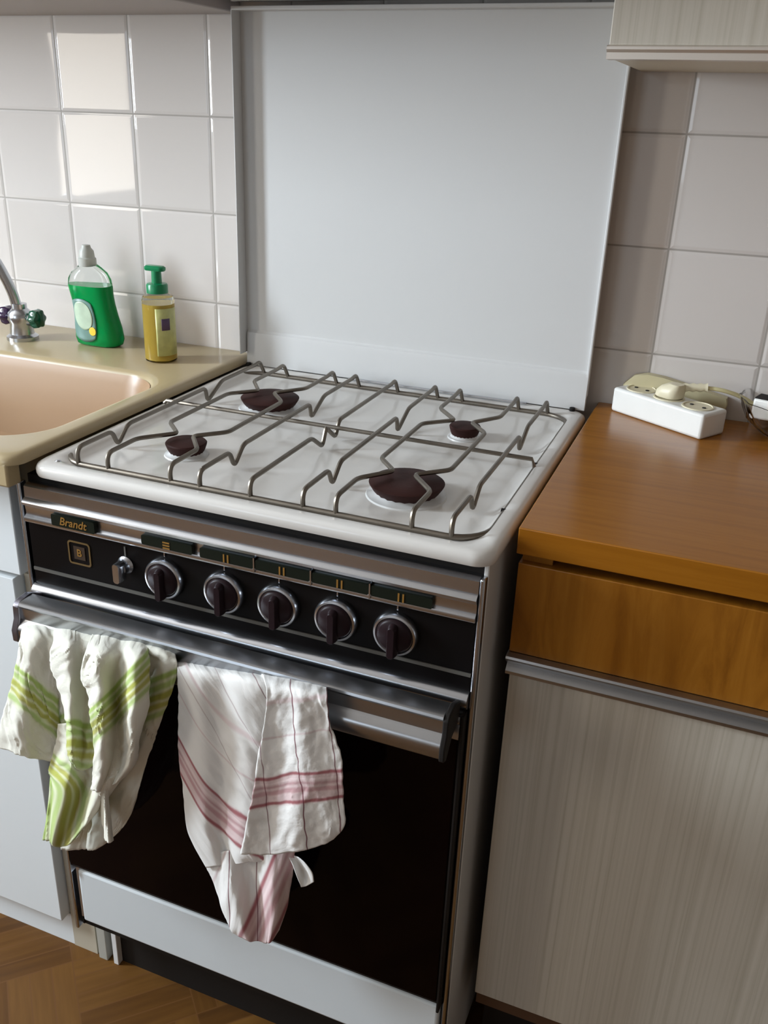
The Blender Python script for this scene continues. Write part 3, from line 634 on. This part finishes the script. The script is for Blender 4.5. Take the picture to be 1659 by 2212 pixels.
# ------------------------------------------------------------------ kitchen towels
TOW = json.loads('''{"green_left": [[[-0.0008, -0.0426, 0.6568, 0.052, -0.1486], [0.0208, -0.044, 0.663, 0.08, -0.1704], [0.0393, -0.0416, 0.6633, 0.11, -0.1888], [0.0573, -0.039, 0.6614, 0.14, -0.2042]], [[0.0243, -0.0755, 0.6622, 0.045, -0.1131], [0.0484, -0.079, 0.6686, 0.075, -0.1335], [0.0626, -0.073, 0.6647, 0.105, -0.1499], [0.0761, -0.0665, 0.6583, 0.135, -0.1633]], [[0.0143, -0.0807, 0.6213, 0.033, -0.0387], [0.0408, -0.087, 0.6292, 0.062, -0.0564], [0.0523, -0.0762, 0.6195, 0.095, -0.0721], [0.0629, -0.0645, 0.6057, 0.128, -0.0828]], [[-0.0043, -0.0836, 0.5717, 0.014, 0.0461], [0.0291, -0.092, 0.5772, 0.05, 0.033], [0.0414, -0.0776, 0.558, 0.09, 0.0218], [0.0556, -0.062, 0.5451, 0.132, -0.001]], [[-0.0242, -0.0836, 0.5211, -0.002, 0.1236], [0.0147, -0.092, 0.5289, 0.04, 0.1058], [0.0316, -0.0776, 0.5138, 0.085, 0.0857], [0.0556, -0.062, 0.5014, 0.14, 0.0558]], [[-0.0365, -0.081, 0.4892, -0.008, 0.1652], [0.0096, -0.088, 0.4966, 0.045, 0.1419], [0.0332, -0.076, 0.485, 0.095, 0.1179], [0.0567, -0.063, 0.4761, 0.145, 0.0889]]], "green_middle": [[[0.0459, -0.0413, 0.6635, 0.12, -0.221], [0.0684, -0.0434, 0.6679, 0.15, -0.2176], [0.0863, -0.041, 0.6674, 0.18, -0.2125], [0.1097, -0.0414, 0.6687, 0.215, -0.2057]], [[0.075, -0.0785, 0.6692, 0.116, -0.1904], [0.1044, -0.089, 0.6805, 0.146, -0.187], [0.1153, -0.077, 0.6717, 0.18, -0.1802], [0.1412, -0.079, 0.6756, 0.218, -0.1742]], [[0.0706, -0.0804, 0.6443, 0.112, -0.1564], [0.1081, -0.0972, 0.6573, 0.146, -0.1462], [0.1161, -0.078, 0.6449, 0.185, -0.1419], [0.1382, -0.0812, 0.6499, 0.215, -0.1377]], [[0.0772, -0.081, 0.6007, 0.13, -0.0952], [0.1082, -0.102, 0.617, 0.148, -0.0867], [0.1088, -0.078, 0.5985, 0.182, -0.0825], [0.1324, -0.082, 0.6081, 0.212, -0.0825]], [[0.0801, -0.081, 0.5556, 0.143, -0.0357], [0.1051, -0.102, 0.5714, 0.152, -0.0272], [0.1019, -0.078, 0.5504, 0.18, -0.0229], [0.1263, -0.082, 0.5643, 0.21, -0.0272]], [[0.0686, -0.0784, 0.5092, 0.138, 0.0153], [0.0925, -0.0952, 0.5144, 0.152, 0.034], [0.0936, -0.076, 0.4935, 0.18, 0.0425], [0.1224, -0.0792, 0.5174, 0.215, 0.0281]]], "green_right": [[[0.101, -0.0426, 0.6696, 0.2, -0.204], [0.1215, -0.0435, 0.6729, 0.23, -0.17], [0.1399, -0.0407, 0.6724, 0.262, -0.132], [0.1609, -0.0431, 0.6756, 0.292, -0.096], [0.1757, -0.0412, 0.6747, 0.318, -0.064]], [[0.1297, -0.0876, 0.6804, 0.188, -0.18], [0.1574, -0.093, 0.6874, 0.225, -0.137], [0.1651, -0.0762, 0.6768, 0.26, -0.097], [0.1961, -0.0906, 0.6907, 0.292, -0.06], [0.2047, -0.0792, 0.6828, 0.321, -0.025]], [[0.1253, -0.0954, 0.6549, 0.176, -0.144], [0.1569, -0.1035, 0.6651, 0.215, -0.099], [0.1607, -0.0783, 0.6471, 0.255, -0.053], [0.1996, -0.0999, 0.6685, 0.29, -0.013], [0.2061, -0.0828, 0.655, 0.323, 0.028]], [[0.1341, -0.1002, 0.6223, 0.19, -0.068], [0.1635, -0.111, 0.6332, 0.222, -0.028], [0.156, -0.0774, 0.6046, 0.255, 0.012], [0.2011, -0.1062, 0.6342, 0.29, 0.052], [0.2033, -0.0834, 0.621, 0.322, 0.082]], [[0.1383, -0.1002, 0.5807, 0.204, 0.014], [0.1616, -0.111, 0.5918, 0.226, 0.042], [0.1518, -0.0774, 0.5613, 0.255, 0.077], [0.1933, -0.1062, 0.5936, 0.283, 0.107], [0.1887, -0.0834, 0.5786, 0.304, 0.124]], [[0.132, -0.096, 0.5351, 0.207, 0.079], [0.152, -0.105, 0.5432, 0.226, 0.106], [0.144, -0.077, 0.5183, 0.25, 0.132], [0.1805, -0.101, 0.5486, 0.275, 0.157], [0.1773, -0.082, 0.538, 0.293, 0.168]], [[0.1183, -0.0896, 0.486, 0.202, 0.132], [0.1323, -0.095, 0.4911, 0.216, 0.152], [0.129, -0.0782, 0.4795, 0.232, 0.164], [0.1544, -0.0926, 0.5066, 0.25, 0.172], [0.1578, -0.0812, 0.5071, 0.268, 0.178]]], "green_lower": [[[0.0642, -0.073, 0.5519, 0.13, 0.1196], [0.0882, -0.076, 0.5614, 0.16, 0.1481], [0.1123, -0.072, 0.5662, 0.2, 0.1861], [0.1427, -0.076, 0.5784, 0.24, 0.224], [0.1762, -0.0728, 0.5866, 0.295, 0.2763]], [[0.0488, -0.072, 0.505, 0.118, 0.0476], [0.0834, -0.084, 0.525, 0.15, 0.078], [0.0961, -0.068, 0.5107, 0.19, 0.1058], [0.1415, -0.084, 0.5388, 0.235, 0.1506], [0.1721, -0.0712, 0.5449, 0.296, 0.2166]], [[0.0378, -0.074, 0.4744, 0.106, -0.0043], [0.0855, -0.092, 0.5007, 0.148, 0.0306], [0.0924, -0.068, 0.4779, 0.19, 0.0604], [0.1453, -0.092, 0.5178, 0.235, 0.1082], [0.1633, -0.0728, 0.5197, 0.284, 0.1699]], [[0.0356, -0.078, 0.4441, 0.104, -0.0456], [0.081, -0.096, 0.4722, 0.142, -0.0089], [0.0838, -0.072, 0.4485, 0.178, 0.0268], [0.1327, -0.096, 0.4934, 0.215, 0.0597], [0.1436, -0.0768, 0.4884, 0.254, 0.101]], [[0.0222, -0.075, 0.392, 0.099, -0.0389], [0.059, -0.09, 0.416, 0.128, -0.0108], [0.0618, -0.07, 0.3974, 0.158, 0.0184], [0.1059, -0.09, 0.4336, 0.192, 0.05], [0.1107, -0.074, 0.4388, 0.216, 0.0684]], [[0.0068, -0.071, 0.344, 0.092, -0.0361], [0.0292, -0.08, 0.3535, 0.11, -0.0173], [0.0322, -0.068, 0.3395, 0.13, 0.0028], [0.0585, -0.08, 0.3643, 0.148, 0.019], [0.0649, -0.0704, 0.373, 0.166, 0.0325]]], "green_tail": [[[0.1142, -0.08, 0.498, 0.205, 0.0285], [0.1346, -0.09, 0.5113, 0.222, 0.054], [0.1403, -0.082, 0.5099, 0.24, 0.081]], [[0.1152, -0.08, 0.4633, 0.212, 0.039], [0.1335, -0.09, 0.475, 0.226, 0.06], [0.1353, -0.082, 0.4735, 0.238, 0.078]], [[0.1179, -0.08, 0.4246, 0.222, 0.054], [0.1348, -0.09, 0.4358, 0.234, 0.072], [0.1345, -0.082, 0.4318, 0.243, 0.0855]], [[0.1208, -0.08, 0.3999, 0.23, 0.066], [0.1362, -0.09, 0.4094, 0.24, 0.081], [0.1353, -0.082, 0.4058, 0.248, 0.093]]], "green_back": [[[0.0341, -0.04, 0.6598, 0.105, -0.25], [0.0858, -0.0404, 0.6669, 0.18, -0.21], [0.144, -0.0395, 0.6716, 0.27, -0.158], [0.1858, -0.0405, 0.6745, 0.335, -0.118], [0.2052, -0.0394, 0.6718, 0.368, -0.0928]], [[0.0563, -0.066, 0.6622, 0.105, -0.222], [0.1072, -0.0672, 0.6689, 0.18, -0.18], [0.1654, -0.0645, 0.6719, 0.275, -0.124], [0.2107, -0.0675, 0.6799, 0.345, -0.086], [0.229, -0.0642, 0.6759, 0.38, -0.06]], [[0.0454, -0.066, 0.6081, 0.1, -0.144], [0.102, -0.068, 0.619, 0.18, -0.102], [0.1633, -0.0635, 0.6225, 0.28, -0.044], [0.2049, -0.0685, 0.6334, 0.34, -0.013], [0.2224, -0.063, 0.6412, 0.374, -0.0094]], [[0.0374, -0.064, 0.5374, 0.105, -0.042], [0.0887, -0.066, 0.548, 0.175, -0.004], [0.1396, -0.0615, 0.5576, 0.255, 0.033], [0.1799, -0.0665, 0.5705, 0.31, 0.06], [0.1998, -0.061, 0.5827, 0.346, 0.0594]], [[0.0346, -0.06, 0.4628, 0.12, 0.064], [0.0764, -0.062, 0.4714, 0.175, 0.096], [0.1082, -0.0575, 0.4753, 0.225, 0.121], [0.1475, -0.0625, 0.4927, 0.275, 0.141], [0.1693, -0.057, 0.5064, 0.312, 0.1408]], [[0.0251, -0.056, 0.3889, 0.125, 0.156], [0.0573, -0.0584, 0.3951, 0.165, 0.182], [0.0821, -0.053, 0.3961, 0.205, 0.203], [0.1169, -0.059, 0.4141, 0.245, 0.219], [0.1366, -0.0524, 0.4159, 0.28, 0.233]], [[0.0174, -0.052, 0.3155, 0.132, 0.2438], [0.0333, -0.0536, 0.3224, 0.15, 0.252], [0.0497, -0.05, 0.3256, 0.175, 0.262], [0.0769, -0.054, 0.3416, 0.205, 0.272], [0.0996, -0.0496, 0.3615, 0.238, 0.2662]]], "red_flap": [[[0.319, -0.0406, 0.6749, 0.5798, -0.2288], [0.3409, -0.0395, 0.6769, 0.6192, -0.2184], [0.3634, -0.0403, 0.6802, 0.6586, -0.208], [0.3821, -0.0396, 0.6816, 0.693, -0.1982], [0.3979, -0.0388, 0.6816, 0.7223, -0.1878]], [[0.3468, -0.0792, 0.6893, 0.5888, -0.1975], [0.3659, -0.077, 0.6906, 0.6263, -0.1883], [0.3851, -0.0786, 0.6933, 0.6606, -0.1775], [0.4026, -0.0772, 0.6942, 0.695, -0.1676], [0.4162, -0.0756, 0.6927, 0.7222, -0.1565]], [[0.349, -0.0824, 0.6557, 0.5845, -0.1343], [0.3661, -0.078, 0.654, 0.6198, -0.1233], [0.389, -0.0812, 0.6598, 0.6592, -0.1129], [0.406, -0.0784, 0.662, 0.694, -0.107], [0.419, -0.0752, 0.6639, 0.722, -0.104]], [[0.3414, -0.0876, 0.6003, 0.558, -0.0411], [0.3617, -0.081, 0.5992, 0.6005, -0.0314], [0.3913, -0.0858, 0.6097, 0.65, -0.0209], [0.4131, -0.0816, 0.617, 0.6955, -0.021], [0.4329, -0.0768, 0.623, 0.738, -0.0213]], [[0.3364, -0.0928, 0.5497, 0.5375, 0.0425], [0.3598, -0.084, 0.5493, 0.5872, 0.051], [0.3909, -0.0904, 0.5675, 0.6375, 0.0535], [0.4151, -0.0848, 0.5736, 0.6878, 0.056], [0.4365, -0.0784, 0.5805, 0.7345, 0.0541]], [[0.3266, -0.0928, 0.5041, 0.516, 0.1059], [0.3536, -0.084, 0.5049, 0.5707, 0.115], [0.388, -0.0904, 0.5242, 0.6258, 0.12], [0.4155, -0.0848, 0.5312, 0.681, 0.124], [0.4384, -0.0784, 0.5389, 0.7297, 0.1223]], [[0.3177, -0.0908, 0.4619, 0.4995, 0.1597], [0.3461, -0.082, 0.466, 0.5556, 0.1648], [0.3841, -0.0884, 0.4896, 0.616, 0.1675], [0.4121, -0.0828, 0.5036, 0.6722, 0.1615], [0.4266, -0.0764, 0.5154, 0.706, 0.147]]], "red_sheet": [[[0.2145, -0.0398, 0.6617, 0.4226, -0.1484], [0.2433, -0.041, 0.666, 0.4646, -0.2153], [0.2719, -0.0392, 0.6681, 0.51, -0.2568], [0.302, -0.0408, 0.6732, 0.556, -0.2871], [0.334, -0.0392, 0.6759, 0.6089, -0.3044]], [[0.2323, -0.0674, 0.6668, 0.4062, -0.1225], [0.2625, -0.071, 0.6739, 0.4497, -0.1919], [0.2878, -0.0656, 0.6737, 0.4958, -0.2343], [0.3189, -0.0704, 0.6809, 0.5412, -0.2637], [0.3546, -0.0656, 0.6818, 0.6049, -0.2844]], [[0.2299, -0.068, 0.6126, 0.357, -0.0449], [0.2617, -0.074, 0.6233, 0.4001, -0.1136], [0.2854, -0.065, 0.6215, 0.4473, -0.1578], [0.3218, -0.073, 0.6333, 0.4977, -0.1894], [0.3593, -0.065, 0.6383, 0.5716, -0.216]], [[0.2285, -0.069, 0.5619, 0.3134, 0.024], [0.2628, -0.075, 0.5743, 0.3596, -0.0495], [0.287, -0.066, 0.5726, 0.4067, -0.0894], [0.3211, -0.074, 0.5867, 0.4539, -0.1201], [0.3537, -0.066, 0.5885, 0.516, -0.144]], [[0.2302, -0.069, 0.5094, 0.2758, 0.0833], [0.2632, -0.075, 0.5224, 0.319, 0.0145], [0.2849, -0.066, 0.5184, 0.36, -0.0156], [0.3168, -0.074, 0.5342, 0.4032, -0.0459], [0.3473, -0.066, 0.5355, 0.4604, -0.0676]], [[0.2321, -0.0688, 0.4582, 0.2411, 0.1381], [0.2611, -0.076, 0.4683, 0.2734, 0.0865], [0.2792, -0.0652, 0.4625, 0.3105, 0.0582], [0.3128, -0.0748, 0.4801, 0.3526, 0.0298], [0.3402, -0.0652, 0.479, 0.4048, 0.0087]], [[0.2407, -0.0688, 0.4296, 0.2314, 0.1531], [0.2691, -0.076, 0.4385, 0.2616, 0.1143], [0.281, -0.0652, 0.4294, 0.2881, 0.0978], [0.3149, -0.0748, 0.4486, 0.3309, 0.0684], [0.3427, -0.0652, 0.4455, 0.3813, 0.0516]], [[0.2566, -0.0672, 0.3968, 0.2308, 0.1562], [0.2748, -0.072, 0.41, 0.2549, 0.1376], [0.2863, -0.0648, 0.4103, 0.2816, 0.1165], [0.3123, -0.0712, 0.4303, 0.3195, 0.0864], [0.3363, -0.0648, 0.437, 0.3667, 0.0631]]], "red_lower": [[[0.2458, -0.0645, 0.406, 0.5616, -0.1272], [0.2865, -0.069, 0.435, 0.637, -0.0849], [0.3143, -0.063, 0.4463, 0.702, -0.0477], [0.348, -0.069, 0.4648, 0.767, -0.0077], [0.3722, -0.0636, 0.4683, 0.8268, 0.0298]], [[0.2604, -0.0615, 0.3723, 0.598, -0.0876], [0.2951, -0.075, 0.4016, 0.65, -0.0566], [0.3128, -0.057, 0.3958, 0.7085, -0.0224], [0.3507, -0.075, 0.4332, 0.767, 0.0112], [0.3679, -0.0588, 0.4289, 0.8229, 0.0439]], [[0.2704, -0.063, 0.3402, 0.6188, -0.0576], [0.302, -0.078, 0.3687, 0.663, -0.0304], [0.3156, -0.058, 0.3587, 0.715, -0.0001], [0.3518, -0.078, 0.4011, 0.767, 0.0284], [0.3636, -0.06, 0.396, 0.8125, 0.053]], [[0.2805, -0.0615, 0.3045, 0.6435, -0.0252], [0.3066, -0.075, 0.3286, 0.6786, -0.0029], [0.3174, -0.057, 0.3197, 0.7215, 0.0214], [0.3497, -0.075, 0.3586, 0.767, 0.0467], [0.3591, -0.0588, 0.3658, 0.8047, 0.0609]], [[0.2916, -0.062, 0.2928, 0.6656, -0.004], [0.3082, -0.068, 0.2997, 0.6916, 0.0151], [0.3184, -0.06, 0.2945, 0.7215, 0.0342], [0.3403, -0.068, 0.3108, 0.7566, 0.0568], [0.3499, -0.0608, 0.3291, 0.7839, 0.064]]], "red_loop": [[[0.3641, -0.064, 0.453, 0.6, -0.3], [0.369, -0.062, 0.4546, 0.6, -0.3], [0.3777, -0.064, 0.4571, 0.6, -0.3]], [[0.372, -0.068, 0.4474, 0.6, -0.3], [0.3757, -0.06, 0.4457, 0.6, -0.3], [0.3883, -0.068, 0.4554, 0.6, -0.3]], [[0.3777, -0.07, 0.4363, 0.6, -0.3], [0.3806, -0.058, 0.4298, 0.6, -0.3], [0.3974, -0.07, 0.4472, 0.6, -0.3]], [[0.3816, -0.066, 0.4158, 0.6, -0.3], [0.3876, -0.064, 0.4179, 0.6, -0.3], [0.3979, -0.066, 0.4305, 0.6, -0.3]]]}''')
def cat(p0, p1, p2, p3, t):
    return [0.5 * ((2 * b) + (-a + c) * t + (2 * a - 5 * b + 4 * c - d) * t * t + (-a + 3 * b - 3 * c + d) * t ** 3) for a, b, c, d in zip(p0, p1, p2, p3)]
def resample(line, k):
    out = []
    n = len(line)
    for i in range(n - 1):
        p0 = line[i - 1] if i else [2 * a - b for a, b in zip(line[0], line[1])]
        p3 = line[i + 2] if i + 2 < n else [2 * a - b for a, b in zip(line[-1], line[-2])]
        for s_ in range(k): out.append(cat(p0, line[i], line[i + 1], p3, s_ / k))
    out.append(line[-1]); return out
def cloth(mb, key, k=14, amp=0.0022, seed=0.0, crease=0.8):
    rows = [resample(r_, k) for r_ in TOW[key]]
    cols = [resample([rows[i][j] for i in range(len(rows))], k) for j in range(len(rows[0]))]
    nc, nr = len(cols), len(cols[0]); base = len(mb.v)
    for c_ in cols:
        for p in c_:
            q = Vector((p[3] * 26 + seed, p[4] * 8, seed)); q2 = Vector((p[3] * 60, p[4] * 45, seed + 5))
            q3 = Vector((p[3] * 48 + 6 * noise.noise(q2 * 0.3), p[4] * 9, seed + 2))
            dy = noise.noise(q) * amp * 1.4 + noise.noise(q2) * amp * 0.6 + (abs(noise.noise(q3)) - 0.2) * amp * crease
            edge = 0.0012 * noise.noise(Vector((p[3] * 50, p[4] * 50, 9)))
            mb.v.append((p[0] + edge, p[1] + dy, p[2] + edge)); mb.uv.append((p[3], p[4]))
    for i in range(nc - 1):
        for j in range(nr - 1):
            a = base + i * nr + j; mb.f.append((a, a + 1, a + nr + 1, a + nr))
def towel(name, label, keys, m_, part_keys=(), amp=0.0022, crease=0.8):
    mb = MB(); mb.uv = []
    for i, k_ in enumerate(keys): cloth(mb, k_, seed=i * 3.1, amp=amp, crease=crease)
    o = mb.build(name, m_, solid=0.0014)
    o['label'] = label; o['category'] = 'towel'; o['group'] = 'kitchen towels on the oven door handle'
    for nm, kk in part_keys:
        pb = MB(); pb.uv = []; cloth(pb, kk, amp=0.0006); pb.build(nm, m_, o, solid=0.001)
    return o
towel('kitchen_towel', 'crumpled off-white towel with green stripes hanging at the left of the oven handle', ['green_back', 'green_lower', 'green_tail', 'green_left', 'green_middle', 'green_right'], TGREEN, amp=0.0034, crease=1.2)
towel('kitchen_towel', 'white towel with red bands and checks hanging from middle of the oven handle', ['red_sheet', 'red_lower', 'red_flap'], TRED, [('hanging_loop', 'red_loop')], amp=0.0026, crease=0.5)
